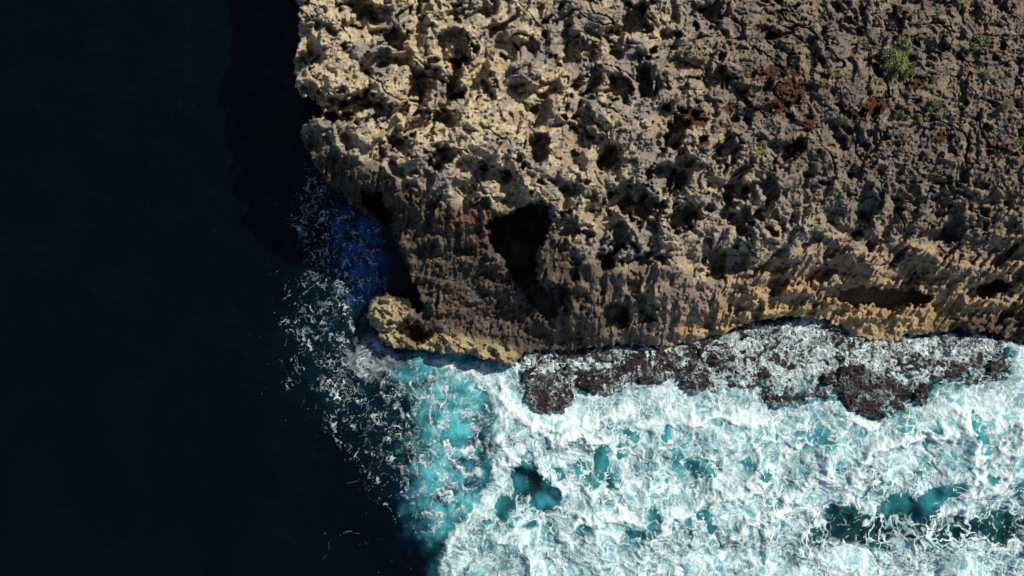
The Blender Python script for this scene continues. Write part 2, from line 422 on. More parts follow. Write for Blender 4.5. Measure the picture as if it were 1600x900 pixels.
col = lay(col, C(.085, .032, .018), sst(.35, .6, soilv))
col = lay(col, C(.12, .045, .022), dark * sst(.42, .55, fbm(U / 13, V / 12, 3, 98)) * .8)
col = lay(col, C(.17, .17, .04), (0.25 + .75 * dark) * sst(.48, .62, fbm(U / 12, V / 11, 3, 99)) * flat * .7 * sst(900, 1200, U))
M_rock = rock_material("limestone", var=0.42, bump=0.9)
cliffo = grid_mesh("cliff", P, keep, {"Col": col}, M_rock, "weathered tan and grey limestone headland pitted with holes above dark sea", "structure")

# ================================================================== REEF AND ROCKS AT THE WATERLINE
def plan(u, v): return (u - 800) * S, (450 - v) * S
SHELF = [(812,540),(818,572),(820,600),(850,615),(890,600),(915,606),(950,612),(985,606),(1010,596),(1052,590),(1070,606),(1110,612),(1150,600),(1185,622),(1215,640),(1250,630),(1300,634),(1350,650),(1400,654),(1425,636),(1440,625),(1470,612),(1530,600),(1560,598),(1580,580),(1585,545),(1560,515),(1500,500),(1380,520),(1200,480),(1000,520)]
shelf_m = zone(SHELF, 7)
ROCKS = [
 # polygon, height, name, label, category
 ([(818,583),(838,584),(858,578),(880,590),(892,604),(893,626),(886,640),(858,648),(836,640),(822,630)], 0.95, "square black maroon rock block jutting furthest into the foam at the left of the reef"),
 ([(893,590),(920,596),(940,586),(962,585),(978,600),(972,612),(948,616),(920,612),(900,606)], 0.6, "low red tinged black rock ringed by a foam lip right of the square block"),
 ([(992,578),(1006,572),(1024,570),(1042,582),(1040,596),(1018,598),(998,600)], 0.9, "small black rock with foam dripping off its lower edge in mid reef"),
 ([(1058,574),(1078,568),(1096,574),(1110,590),(1106,610),(1086,614),(1066,610)], 1.0, "rounded maroon black rock at the outer lip of the reef below orange shore"),
 ([(1190,622),(1200,614),(1216,622),(1236,618),(1228,634),(1206,640)], 0.7, "small isolated dark rock poking out of white surf left of the big island rock"),
 ([(1279,578),(1292,584),(1306,578),(1306,598),(1290,602),(1282,594)], 1.2, "small triangular brown rock peak beside a white foam channel"),
 ([(1306,578),(1330,570),(1356,575),(1382,590),(1396,602),(1388,622),(1366,636),(1386,646),(1376,656),(1352,648),(1322,640),(1312,622),(1304,604)], 1.3, "largest dark maroon rock island laced with foam in the surf"),
 ([(1362,644),(1374,640),(1382,648),(1376,654),(1364,653)], 0.8, "tiny round dark rock below the largest rock island"),
 ([(1424,612),(1440,598),(1454,596),(1450,616),(1438,630),(1426,626)], 1.1, "steep black rock beside a blue shaded pool of surf"),
 ([(1466,576),(1490,568),(1516,578),(1520,590),(1496,594),(1474,592)], 0.6, "flat maroon rock mostly washed over by foam right of the steep black rock"),
 ([(1540,570),(1552,552),(1566,556),(1574,572),(1562,586),(1546,588)], 1.0, "reddish dark rock at the right end of the reef near the frame edge"),
 ([(1470,536),(1486,532),(1492,546),(1482,556),(1470,550)], 0.6, "small half drowned dark rock close under the tan shore at right"),
]
rock_maps = [blur(poly_mask(r[0]), 3.0) for r in ROCKS]
def reef_h(u, v):
    m = samp(shelf_m, u + 12 * fbm(u / 22, v / 22, 4, 101), v + 14 * fbm(u / 22, v / 22, 4, 102))
    h = .02 + 0.34 * fbm(u / 40, v / 26, 3, 110) + 0.30 * ridged(u / 15, v / 15, 4, 103, .6) + 0.10 * fbm(u / 5, v / 5, 3, 104)
    return -1.2 + (h + 1.2) * sst(0.3, 0.6, m)
def rock_h(i, u, v):
    m = samp(rock_maps[i], u + 6 * fbm(u / 12, v / 12, 4, 111 + i, .6), v + 6 * fbm(u / 12, v / 12, 4, 131 + i, .6))
    h = .72 * ROCKS[i][1] * (0.75 + 0.35 * ridged(u / 14, v / 14, 3, 105, .6)) + 0.30 * ridged(u / 6, v / 6, 3, 106, .6) + .1 * fbm(u / 2.5, v / 2.5, 2, 107)
    return -1.5 + (h + 1.5) * sst(0.2, 0.75, m), m
def reef_col(u, v):
    c = np.zeros(u.shape + (3,), F) + C(.007, .0045, .006)
    c = lay(c, C(.026, .007, .011), sst(0.1, .5, fbm(u / 14, v / 12, 4, 108)))
    c = lay(c, C(.022, .014, .012), sst(.25, .6, fbm(u / 7, v / 7, 3, 109)))
    return c
M_wet = rock_material("wet_rock", rough=0.6, bump=0.5, scale=1.5, spec=0.25, var=.4)
us = np.arange(800, 1600, 1.6, dtype=F); vs = np.arange(470, 665, 1.6, dtype=F)
UR, VR = np.meshgrid(us, vs); hr = reef_h(UR, VR); x, y = plan(UR, VR)
grid_mesh("reef", np.stack([x, y, hr], -1), hr > -1.1, {"Col": reef_col(UR, VR)}, M_wet, "dark maroon rock shelf awash with foam along the foot of the cliff", "structure")
for i, (poly, hh, lab) in enumerate(ROCKS):
    pu = [p[0] for p in poly]; pv = [p[1] for p in poly]
    UR, VR = np.meshgrid(np.arange(min(pu) - 12, max(pu) + 12, 1.2, dtype=F), np.arange(min(pv) - 12, max(pv) + 12, 1.2, dtype=F))
    h, m = rock_h(i, UR, VR); x, y = plan(UR, VR)
    ox, oy = plan(np.mean(pu), np.mean(pv))
    o = grid_mesh("reef_rock", np.stack([x - ox, y - oy, h], -1), h > -1.45, {"Col": reef_col(UR, VR) * F(1.2)}, M_wet, lab, "thing", "rock", "dark rocks standing out of the surf")
    o.location = (ox, oy, 0)

# ================================================================== SEA AND FOAM
surf = zone([(786,572),(774,610),(764,680),(770,720),(752,770),(735,800),(690,838),(690,930),(1990,930),(1990,560),(1590,536),(1560,560),(1400,600),(1200,600),(1100,600),(1000,600),(900,610),(840,640),(815,600),(812,572)], 9)
shore = zone([(650,552),(690,552),(760,562),(800,572),(815,580),(800,640),(770,640),(750,600),(700,590),(665,575)], 10)
turq = zone([(632,556),(770,565),(770,700),(755,800),(690,850),(660,830),(650,760),(655,640)], 14)
streak = zone([(470,440),(600,430),(590,500),(640,560),(665,620),(655,800),(600,770),(560,700),(500,640),(460,580),(455,500)], 22)
sparse = zone([(440,230),(500,250),(600,350),(600,440),(640,600),(670,900),(480,900),(520,760),(440,640),(410,560),(440,400)], 28)
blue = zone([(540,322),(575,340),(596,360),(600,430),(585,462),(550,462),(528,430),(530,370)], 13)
mist = zone([(530,560),(560,525),(600,530),(640,560),(620,590),(560,605)], 14)
shelf_f = zone([(815,545),(980,541),(1090,536),(1160,512),(1240,495),(1290,498),(1340,525),(1400,530),(1490,514),(1560,525),(1585,545),(1590,600),(1520,600),(1400,660),(1240,640),(1190,630),(1110,615),(1050,600),(980,615),(890,612),(880,645),(822,640),(815,600)], 4)
thickshelf = zone([(1100,530),(1160,512),(1240,495),(1290,498),(1340,525),(1400,530),(1490,514),(1560,522),(1560,560),(1480,565),(1400,570),(1300,565),(1260,600),(1180,610),(1120,580)], 12)
chan = zone([(1300,552),(1284,572),(1262,590),(1220,602),(1190,606),(1186,600),(1240,590),(1268,566),(1290,550)], 3)
bot = zone([(1230,830),(1300,800),(1420,800),(1560,790),(1600,770),(1600,850),(1000,856),(1100,838)], 12)
net2 = zone([(1330,740),(1440,730),(1450,780),(1400,800),(1340,795)], 12)
Dn = 0.10 * sparse + 0.22 * streak
Dn = np.maximum(Dn, 0.42 * turq); Dn = np.maximum(Dn, 0.34 * blue); Dn = np.maximum(Dn, .5 * mist)
Dn = np.maximum(Dn, 0.95 * surf); Dn = np.maximum(Dn, 0.78 * shore)
Dn = mix(Dn, 0.50, shelf_f); Dn = mix(Dn, 0.62, thickshelf * shelf_f); Dn = np.maximum(Dn, 1.1 * chan)
Dn = mix(Dn, 0.36, bot * .95); Dn = mix(Dn, 0.6, net2)
for e in [(1180,625,14,8,0)]: pass
HOLES = [(822,745,22,26,15,1),(850,770,20,22,-20,1),(788,792,15,17,-30,.9),(812,768,12,14,0,.6),(830,792,22,10,0,.6),(938,712,11,18,0,1),(928,740,12,18,-10,.9),(952,745,8,14,10,.9),
         (980,676,7,8,0,1),(968,705,8,20,20,.75),(990,692,14,9,20,.7),(1040,672,6,10,0,.9),(1042,684,8,6,0,.8),(1050,705,18,12,0,.5),(1070,725,20,12,0,.6),(1098,720,9,9,0,.6),(1100,738,12,9,0,.6),(1120,728,6,9,0,.6),
         (906,728,9,14,10,.7),(874,740,7,12,20,.8),(885,700,7,8,0,.5),(1192,740,9,9,0,1),(1165,722,10,8,0,.8),(1100,802,9,8,0,1),(1106,818,8,10,20,1),(1018,805,10,12,0,.8),(1000,828,26,9,10,.8),(762,814,7,5,0,.9),(800,812,10,8,0,.5),(828,820,10,10,0,.6),(858,824,7,10,0,.7),
         (1207,680,7,6,0,.7),(1258,680,16,16,-30,.5),(1285,690,16,18,0,.5),(1412,668,16,12,0,.6),(1455,668,18,8,30,.6),(1520,660,6,22,10,.7),(1548,745,16,6,30,.7),(1590,760,14,12,0,.8),(1320,800,28,12,-20,.6),(1395,790,30,14,20,.7),(1460,775,30,12,30,.55),(1550,825,20,14,0,.9),(1320,825,24,14,0,.9),
         (730,690,14,30,-10,.5),(745,740,12,26,0,.6),(965,745,8,16,0,.5),(1600,720,6,10,0,1)]
for e in HOLES:
    Dn = Dn - ell(e[0], e[1], e[2] * 1.05, e[3] * 1.05, e[4], .3) * e[5] * (0.9 if e[1] > 650 else .6)
Dn = blur(Dn, 2)
aer = np.zeros_like(CUU)
aer = np.maximum(aer, .80 * turq); aer = np.maximum(aer, .55 * blur(surf, 10)); aer = np.maximum(aer, 1.0 * shore)
aer = np.maximum(aer, .75 * ell(690, 590, 60, 30, -20, .8)); aer = np.maximum(aer, .04 * streak)
for e in [(1040,705,90,50,0),(1230,690,120,60,0),(1420,690,110,60,0),(1540,740,80,80,0),(1180,600,80,30,0)]:
    aer = np.maximum(aer, .9 * ell(*e, .6) * surf)
deepbot = zone([(1240,840),(1290,790),(1420,800),(1560,790),(1640,800),(1640,860),(1000,860)], 14)
aer = aer * (1 - .75 * deepbot)
aer = aer * (1 - .75 * ell(828, 752, 26, 26, 0, .6))
for e in [(748,690,12,26,-10),(738,740,12,30,-15),(700,770,16,8,30),(715,720,10,10,0),(690,640,10,16,20),(662,600,16,9,0)]:
    aer = aer * (1 - .85 * ell(*e, .7))
aer = np.maximum(aer, .9 * ell(715, 660, 30, 46, 10, .7))
bluec = np.maximum(blue, .03 * streak); bluec = np.maximum(bluec, .2 * ell(740, 740, 20, 60, 0, .7)); bluec = np.maximum(bluec, .14 * ell(655, 780, 30, 60, 0, .8))  # headland's shadow over the cove painted into the water as blue
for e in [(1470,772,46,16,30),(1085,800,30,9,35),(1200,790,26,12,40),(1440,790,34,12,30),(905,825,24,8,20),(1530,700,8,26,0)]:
    bluec = np.maximum(bluec, .16 * ell(*e, .7)); Dn = Dn - .45 * ell(*e, .6)  # blue shadow patches of the surf painted in, foam thinned there

FOLDS = [[(1010,840),(1050,806),(1100,785),(1160,768),(1205,738)],[(1140,840),(1165,812),(1215,795),(1255,765),(1290,735)],[(1325,800),(1322,770),(1330,740),(1345,705),(1375,690),(1420,682),(1480,680)],
  [(880,840),(905,812),(960,805),(1000,812)],[(770,730),(800,722),(850,735),(875,765)],[(1500,650),(1515,690),(1520,740),(1500,770)],[(1545,720),(1580,690),(1600,660)],[(940,690),(900,672),(860,690)],[(1420,840),(1470,800),(1530,770),(1560,740)],
  [(800,650),(850,668),(920,660),(980,640)],[(1080,655),(1150,650),(1190,662)],[(780,600),(790,640),(782,690)],[(1240,700),(1210,725),(1180,760)],[(1300,640),(1360,668),(1410,650)]]
def polydist(lines):
    d = np.full(CUU.shape, 999.0, F)
    for ln in lines:
        for (x1, y1), (x2, y2) in zip(ln[:-1], ln[1:]):
            vx, vy = x2 - x1, y2 - y1
            t = np.clip(((CUU - x1) * vx + (CVV - y1) * vy) / (vx * vx + vy * vy), 0, 1)
            d = np.minimum(d, np.hypot(CUU - x1 - t * vx, CVV - y1 - t * vy))
    return d
fold_m = np.exp(-(polydist(FOLDS) / 9.0) ** 2).astype(F)
def fold_at(u, v): return samp(fold_m, u + 10 * fbm(u / 24, v / 24, 3, 212), v + 10 * fbm(u / 24, v / 24, 3, 213))
surfb = blur(surf, 14)
def swell(u, v):
    d = 0.25 * fbm(u / 90, v / 70, 3, 201) + 0.06 * fbm(u / 14, v / 10, 3, 202)
    m = samp(surfb, u + 30 * fbm(u / 40, v / 50, 3, 211), v)
    wu = u + 22 * fbm(u / 70, v / 70, 3, 203); wv = v + 22 * fbm(u / 70, v / 70, 3, 204)
    big = (1 - np.abs(perlin((wu * .75 + wv * .66) / 95, (-wu * .66 + wv * .75) / 170, 205)) * 2.0)
    mid = ridged((wu * .8 + wv * .5) / 34, (-wu * .5 + wv * .8) / 48, 3, 206, .55)
    fw = fbm(wu / 85, wv / 60, 3, 207); fold = sst(-.035, .035, fw) + .8 * sst(-.03, .03, fbm(wv / 60, wu / 75, 3, 208) - .12)
    return d + m * sst(635, 680, v) * (1.15 * big + 0.16 * mid + .16 * fold) + m * .12 * mid + m * .55 * fold_at(u, v)
# sea sheet
us = axis(-40, 1640, 2.8, -60000, 60000, 1.25); vs = axis(-30, 930, 2.8, -60000, 60000, 1.25)
US, VS = np.meshgrid(us, vs)
infr = sst(-2500, -300, US) * sst(4500, 2200, US) * sst(-2500, -300, VS) * sst(3500, 1300, VS)
zs = swell(US, VS) * infr
lip = samp(blur(land_m, 4), US, VS)
x, y = plan(US, VS)
a_ = samp(aer, US + 26 * fbm(US / 38, VS / 38, 4, 221, .6), VS + 24 * fbm(US / 38, VS / 38, 4, 222, .6))
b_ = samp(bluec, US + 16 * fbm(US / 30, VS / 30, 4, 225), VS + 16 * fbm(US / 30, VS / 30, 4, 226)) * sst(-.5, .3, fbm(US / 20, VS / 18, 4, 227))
a_ = a_ * sst(1860, 1650, US) * sst(1080, 940, VS)
a_ = np.clip(a_ * (0.75 + 0.5 * fbm(US / 26, VS / 22, 3, 223)), 0, 1)
deep = mix(C(.0002, .0012, .0022), C(.0003, .0018, .0036), sst(0, .5, fbm(US / 130, VS / 160, 3, 224))[..., None])
seac = deep + (C(.05, .32, .37) - deep) * (a_ ** 1.3)[..., None]
seac = lay(seac, C(.008, .075, .23), b_ * .75)  # lays on the blue tint, including the painted cove and surf shadow
m, ns, ls, p = new_mat("sea_water")
at = N(ns, "ShaderNodeAttribute", attribute_name="Col"); ls.new(at.outputs["Color"], p.inputs["Base Color"])
p.inputs["Roughness"].default_value = 0.1; p.inputs["IOR"].default_value = 1.33; p.inputs['Specular IOR Level'].default_value = .2
geo = N(ns, "ShaderNodeNewGeometry")
w1 = N(ns, "ShaderNodeTexNoise"); w1.inputs["Scale"].default_value = 1.1; w1.inputs["Detail"].default_value = 6; w1.inputs["Roughness"].default_value = .6; w1.inputs["Distortion"].default_value = .6
ls.new(geo.outputs["Position"], w1.inputs["Vector"])
bm_ = N(ns, "ShaderNodeBump"); bm_.inputs["Strength"].default_value = .22; bm_.inputs["Distance"].default_value = .35
ls.new(w1.outputs["Fac"], bm_.inputs["Height"]); ls.new(bm_.outputs[0], p.inputs["Normal"])
M_sea = m
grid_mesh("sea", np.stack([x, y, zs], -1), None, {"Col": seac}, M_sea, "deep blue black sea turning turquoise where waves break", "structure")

# foam sheet
FST = 1.0
us = np.arange(380, 1730, FST, dtype=F); vs = np.arange(225, 1000, FST, dtype=F)
UF, VF = np.meshgrid(us, vs)
wu = UF + 12 * fbm(UF / 45, VF / 45, 3, 301) + 4 * fbm(UF / 12, VF / 12, 2, 302)
wv = VF + 12 * fbm(UF / 45, VF / 45, 3, 303) + 4 * fbm(UF / 12, VF / 12, 2, 304)
dn = samp(Dn, UF + .5 * (wu - UF), VF + .5 * (wv - VF))
sm = samp(surf, UF + 16 * fbm(UF / 24, VF / 24, 4, 305, .6), VF); shm = samp(shelf_f, UF, VF)
# strands stretch up to the right over open water, down the slope on the shelf
lf = sst(800, 740, UF)
ou = wu * .62 - wv * .78; ov = wu * .78 + wv * .62
su = mix(wu, ov, lf); sv = mix(wv, ou, lf)
def netw(L, px, seed):
    a1, a2, _ = worley(wu / L, wv / L * .9, seed)
    wd = px * 2.0 / L * (1.0 + .7 * fbm(UF / (L * .8), VF / (L * .8), 2, seed + 3))
    return sst(wd, wd * .15, a2 - a1)
def threads(n, wmap, ang, spread, lmin, lmax, wmin, wmax, seed, curl=26.0, patch=.25):
    """thin wandering foam threads, drawn into the foam grid"""
    rnd = np.random.default_rng(seed)
    out = np.zeros(UF.shape, F)
    pu = rnd.uniform(380, 1728, n * 14).astype(F); pv = rnd.uniform(226, 998, n * 14).astype(F)
    w = samp(wmap, pu, pv) * sst(-patch, patch, fbm(pu / 34, pv / 34, 3, seed + 1) + .12)
    ok = rnd.uniform(0, 1, len(pu)) < w
    pu, pv = pu[ok][:n], pv[ok][:n]; n = len(pu)
    L = rnd.uniform(0, 1, n) ** 3.0 * (lmax - lmin) + lmin
    wd = rnd.uniform(wmin, wmax, n).astype(F); inten = (.22 + .78 * rnd.uniform(0, 1, n) ** 2.2).astype(F)
    a0 = np.radians(ang(pu, pv) if callable(ang) else ang) + rnd.normal(0, .35, n)
    st = .8; steps = int(lmax / st); off = rnd.uniform(0, .6, n)
    for k in range(steps):
        t = k * st / L; live = t < 1
        if not live.any(): break
        a = a0 + spread * fbm(pu / curl + 3.1, pv / curl, 3, seed + 5) + .6 * spread * perlin(pu / 9, pv / 9, seed + 6) + off
        pu = pu + (st * np.cos(a)).astype(F); pv = pv - (st * np.sin(a)).astype(F)
        prof = np.sqrt(np.clip(np.sin(np.pi * np.clip(t, 0, 1)), 0, 1)) * inten * live * np.clip(.72 + .9 * perlin(pu / 4.5, pv / 4.5, seed + 8), .1, 1)
        gx = (pu - 380) / FST; gy = (pv - 225) / FST
        ix = np.round(gx).astype(int); iy = np.round(gy).astype(int)
        ww = wd * (.55 + .6 * np.sin(np.pi * np.clip(t, 0, 1)))
        for dy in (-1, 0, 1):
            for dx in (-1, 0, 1):
                jx, jy = ix + dx, iy + dy
                g = live & (jx >= 0) & (jx < UF.shape[1]) & (jy >= 0) & (jy < UF.shape[0])
                val = prof * np.exp(-((jx - gx) ** 2 + (jy - gy) ** 2) / (2 * ww ** 2))
                np.maximum.at(out, (jy[g], jx[g]), val[g].astype(F))
    return out
n40 = netw(42, 3.0, 311); n18 = netw(20, 2.0, 312); n9 = netw(10, 1.3, 313)
fn = fbm(wu / 42, wv / 36, 5, 320, .6); fn2 = fbm(wu / 11, wv / 9, 4, 321, .6)
sheln = ridged(wu / 15 + .4 * fn2, wv / 20, 3, 322, .6)
solid = sst(.36, .80, dn + .22 * fn + .14 * fn2)
gate = sst(.02, .40, dn + .20 * fn)
tq = samp(turq, UF + 30 * fbm(UF / 40, VF / 40, 4, 348, .6), VF + 20 * fbm(UF / 40, VF / 40, 3, 349))
def lace(scale, w, seed, asp=1.0, amp=1.0):
    """connected webs: thin zero lines of strongly warped noise at three sizes"""
    out = 0
    qx = UF + amp * (14 * fbm(UF / 34, VF / 34, 3, seed) + 3.5 * fbm(UF / 15, VF / 15, 3, seed + 1)); qy = VF + amp * (14 * fbm(UF / 34, VF / 34, 3, seed + 2) + 3.5 * fbm(UF / 15, VF / 15, 3, seed + 3))
    px_, py_ = qx * .62 - qy * .78, qx * .78 + qy * .62
    for i, (k, g) in enumerate(((1.0, 1.0), (.52, .85), (.27, .6))):
        L = scale * k
        p = perlin(py_ / (L * asp), px_ / L, seed + 10 + i)
        wi = w * (.6 + .25 * i) * (1 + .55 * perlin(UF / (L * .8), VF / (L * .8), seed + 20 + i))
        out = np.maximum(out, g * sst(wi, wi * .1, np.abs(p)) * sst(-.55, .15, perlin(UF / (L * 1.3), VF / (L * 1.3), seed + 30 + i)))
    return out
T_open = threads(4200, np.clip(.85 * streak + .12 * sparse + .8 * zone([(478,250),(545,318),(600,350),(602,440),(560,470),(480,440),(455,330)], 12), 0, 1) * (1 - surf), 50, 1.5, 4, 60, .36, .66, 501, 30, .30)
def turq_ang(u, v): return np.interp(u, [640, 680, 780], [82, 62, 35]) 
T_turq = threads(2600, turq * (1 - surf), turq_ang, 1.2, 6, 90, .45, 1.0, 521, 40, .35)
T_shelf = threads(7500, np.clip(shelf_f * (.42 + .6 * thickshelf), 0, 1), lambda u, v: np.interp(u, [820, 1100, 1250, 1400], [85, 70, 55, 85]), 2.4, 3, 34, .38, .95, 541, 16, .45)
T_surf = threads(5200, np.clip(surf + .5 * turq, 0, 1), 55, 2.6, 8, 60, .6, 1.6, 561, 30, .5)
T_dark = threads(1500, np.clip(bot + net2, 0, 1), 40, 2.4, 6, 40, .6, 1.5, 581, 18, .5)
cells = np.maximum(n40, np.maximum(n18 * .9, n9 * .7 * sst(.25, .6, dn + .3 * fn)))
L_open = lace(26, .085, 700, 2.2, .7); L_fine = lace(13, .12, 760, 2.0, .6); L_med = lace(30, .14, 820, 1.0)
cove = zone([(478,250),(545,318),(600,350),(602,440),(560,470),(480,440),(455,330)], 12)
def onet(L, px, seed):
    a1, a2, _ = worley((ov + 9 * fbm(UF / 16, VF / 16, 3, seed + 1)) / (L * 1.9), (ou + 9 * fbm(UF / 16, VF / 16, 3, seed + 2)) / L, seed)
    return sst(px * 2 / L, 0, a2 - a1) * sst(-.45, .25, fbm(UF / (L * .7), VF / (L * .7), 2, seed + 3))
O1 = np.maximum(onet(22, 1.3, 1100) * .8, onet(11, 1.0, 1110) * .55)
stv = samp(np.clip(.62 * cove + .9 * streak + .18 * sparse + .9 * blue, 0, 1), UF, VF)
pg = sst(-.2, .5, fbm(ov / 50, ou / 26, 4, 592, .6) + .60 * stv - .40)
water_th = np.maximum(T_open * .6, np.maximum(O1, np.maximum(L_open * .6, L_fine * .35)) * np.maximum(pg, .9 * samp(cove, UF, VF)) * sst(.05, .4, stv))
water_th = np.maximum(water_th, T_turq * .8 * (tq > .1))
T_edge = threads(420, zone([(648,640),(668,630),(676,720),(668,800),(690,838),(670,842),(652,800),(650,720)], 4), 82, .8, 20, 90, .6, 1.3, 601, 40, .6)
tqv = sst(-.35, .30, fbm(ov / 40, ou / 20, 4, 594, .6))
water_th = np.maximum(np.maximum(water_th, T_edge), np.maximum(L_med * (.45 + .5 * tqv), L_fine * .6 * tqv) * tq)
haze = sst(.05, .7, fbm(ov / 26, ou / 13, 5, 590, .62) + .25) * (.75 * tq * (.25 + .75 * tqv) + .16 * samp(streak, UF, VF)) * (.5 + .8 * sst(-.3, .3, fn2))
edge_w = 14 * fbm(UF / 26, VF / 22, 4, 593)
openw = mix(cells * gate, np.maximum(water_th, haze), sst(806, 752, UF + edge_w))
openw = np.maximum(openw, T_dark * .95)
thr = mix(.92, .30, np.clip(dn, 0, 1))
shw = sst(thr - .10, thr + .14, sheln + .16 * fn) * (.55 + .45 * sst(-.3, .3, fn2))
L_surf = np.maximum(lace(34, .16, 1000, 1.2), lace(17, .20, 1060, 1.1) * .9)
zs1 = sst(-.30, .30, fbm(wu / 90, wv / 56, 4, 383, .55) - .03 + .55 * (dn - .82) + .5 * (.30 - samp(blur(aer * surf, 10), UF, VF)))
veil = .34 + .22 * fn2 + .25 * fn
inner = np.clip(np.maximum(np.maximum(L_surf, n18 * .8), np.maximum(T_surf * .9, veil)), 0, 1)
solid = solid * mix(inner, 1.0, np.clip(zs1 + .8 * fold_at(UF, VF), 0, 1))
alpha = np.maximum(solid, openw)
L_sh = np.maximum(lace(17, .26, 900, 1.1, .8), lace(9, .30, 960, 1.0, .7) * .85)
cover = sst(.72, .30, fbm(wu / 30, wv / 24, 4, 980, .6) * -.8 + .55 - .55 * (dn - .45))
alpha = mix(alpha, np.maximum(np.maximum(L_sh * cover, T_shelf * .9), (.25 + .75 * sst(.35, .75, dn + .3 * fn)) * .55 * sst(-.1, .5, fn2 + .5 * fn + (dn - .4))), shm)
misth = samp(blur(mist, 8), UF, VF) * (.30 + .5 * fbm(ov / 40, ou / 12, 4, 331))
alpha = np.clip(np.maximum(alpha, misth), 0, 1)
zn = sst(-.22, .30, fbm(wu / 95, wv / 60, 5, 381, .62) + 1.1 * (.34 - samp(blur(aer * surf, 10), UF, VF)))
softcell = np.maximum(netw(30, 4.5, 391), np.maximum(netw(15, 2.6, 392) * .8, T_surf * .9))
grain = fbm(wu / 7, wv / 7, 3, 395, .6)
thick = mix(.05 + .35 * (fn2 + .4) + .75 * softcell, .80 + .45 * fn2, zn) + .22 * grain + .15 * T_surf
fo = fold_at(UF, VF)
thick = thick + .6 * fo - .35 * fold_at(UF + 13, VF - 9) * (1 - fo)  # crests whiter; fold shadows painted in on the side away from the sun
thick = mix(.95, thick, sst(.2, .9, sm))
thick = np.clip(thick, 0, 1)
zf = swell(UF, VF)
rh = reef_h(UF, VF)
for i in range(len(ROCKS)):
    pu = [q[0] for q in ROCKS[i][0]]; pv = [q[1] for q in ROCKS[i][0]]
    i0 = int((min(pu) - 14 - 380) / FST); i1 = int((max(pu) + 14 - 380) / FST); j0 = int((min(pv) - 14 - 225) / FST); j1 = int((max(pv) + 14 - 225) / FST)
    sl = (slice(max(j0, 0), j1), slice(max(i0, 0), i1))
    hh, _m = rock_h(i, UF[sl], VF[sl])
    rh[sl] = np.maximum(rh[sl], hh)
    dry = sst(.30, .8, hh) * .45
    alpha[sl] = alpha[sl] * (1 - dry)
wetgap = shm * sst(.02, -.15, rh)
alpha = mix(alpha, np.maximum(alpha, np.clip(.55 + .5 * fn2 + .4 * fn, 0, 1)), wetgap)
zf = np.maximum(zf, rh + .015) + .03 + .05 * alpha + (.20 * ridged(wu / 44, wv / 34, 2, 342, .5) * zn + .09 * ridged(wu / 14, wv / 12, 4, 340, .6) * solid + .02 * fbm(UF / 3.5, VF / 3.5, 2, 341)) * (.4 + .6 * sm) * alpha
x, y = plan(UF, VF)
# sheets of foam stop where the rock begins
lm = samp(blur(land_m, 2), UF + .7 * 5 * fbm(UF / 30, VF / 30, 3, 11), VF)
alpha = alpha * sst(.98, .72, lm)
fade = sst(1728, 1650, UF + 20 * fbm(UF / 30, VF / 30, 3, 1200)) * sst(998, 925, VF + 20 * fbm(UF / 30, VF / 30, 3, 1201))
alpha = alpha * sst(0, .6, fade + .5 * (alpha - .5) * (fade > .02)) 
m, ns, ls, p = new_mat("foam")
at = N(ns, "ShaderNodeAttribute", attribute_name="Dens")
geo = N(ns, "ShaderNodeNewGeometry")
fnn = N(ns, "ShaderNodeTexNoise"); fnn.inputs["Scale"].default_value = 3.2; fnn.inputs["Detail"].default_value = 7; fnn.inputs["Roughness"].default_value = .72
ls.new(geo.outputs["Position"], fnn.inputs["Vector"])
ad = N(ns, "ShaderNodeMath", operation='MULTIPLY_ADD'); ls.new(fnn.outputs["Fac"], ad.inputs[0]); ad.inputs[1].default_value = .4; ad.inputs[2].default_value = -.20
ad2 = N(ns, "ShaderNodeMath", operation='ADD'); ls.new(ad.outputs[0], ad2.inputs[0]); ls.new(at.outputs["Fac"], ad2.inputs[1])
mr = N(ns, "ShaderNodeMapRange", interpolation_type='SMOOTHSTEP'); mr.inputs[1].default_value = .05; mr.inputs[2].default_value = 1.0; ls.new(ad2.outputs[0], mr.inputs[0])
cr = N(ns, "ShaderNodeMix", data_type='RGBA'); cr.inputs["A"].default_value = (.10, .26, .295, 1); cr.inputs["B"].default_value = (.43, .51, .52, 1)
at2 = N(ns, "ShaderNodeAttribute", attribute_name="Thick")
ad3 = N(ns, "ShaderNodeMath", operation='ADD', use_clamp=True); ls.new(ad.outputs[0], ad3.inputs[0]); ls.new(at2.outputs["Fac"], ad3.inputs[1])
ls.new(ad3.outputs[0], cr.inputs["Factor"]); ls.new(cr.outputs["Result"], p.inputs["Base Color"])
p.inputs["Roughness"].default_value = .8; p.inputs["Specular IOR Level"].default_value = .2
p.inputs['Subsurface Weight'].default_value = .35; p.inputs['Subsurface Radius'].default_value = (.25, .4, .45); p.inputs['Subsurface Scale'].default_value = .5
bmp = N(ns, "ShaderNodeBump"); bmp.inputs["Strength"].default_value = .22; bmp.inputs["Distance"].default_value = .3
ls.new(fnn.outputs["Fac"], bmp.inputs["Height"]); ls.new(bmp.outputs[0], p.inputs["Normal"])
mr2 = N(ns, "ShaderNodeMath", operation='MULTIPLY'); ls.new(mr.outputs[0], mr2.inputs[0]); mr2.inputs[1].default_value = 1.0
ls.new(mr2.outputs[0], p.inputs["Alpha"])
M_foam = m
grid_mesh("sea_foam", np.stack([x, y, zf], -1), alpha > .10, {"Dens": alpha, "Thick": thick}, M_foam, "white churning surf foam and thin foam strands over the water and reef", "stuff")

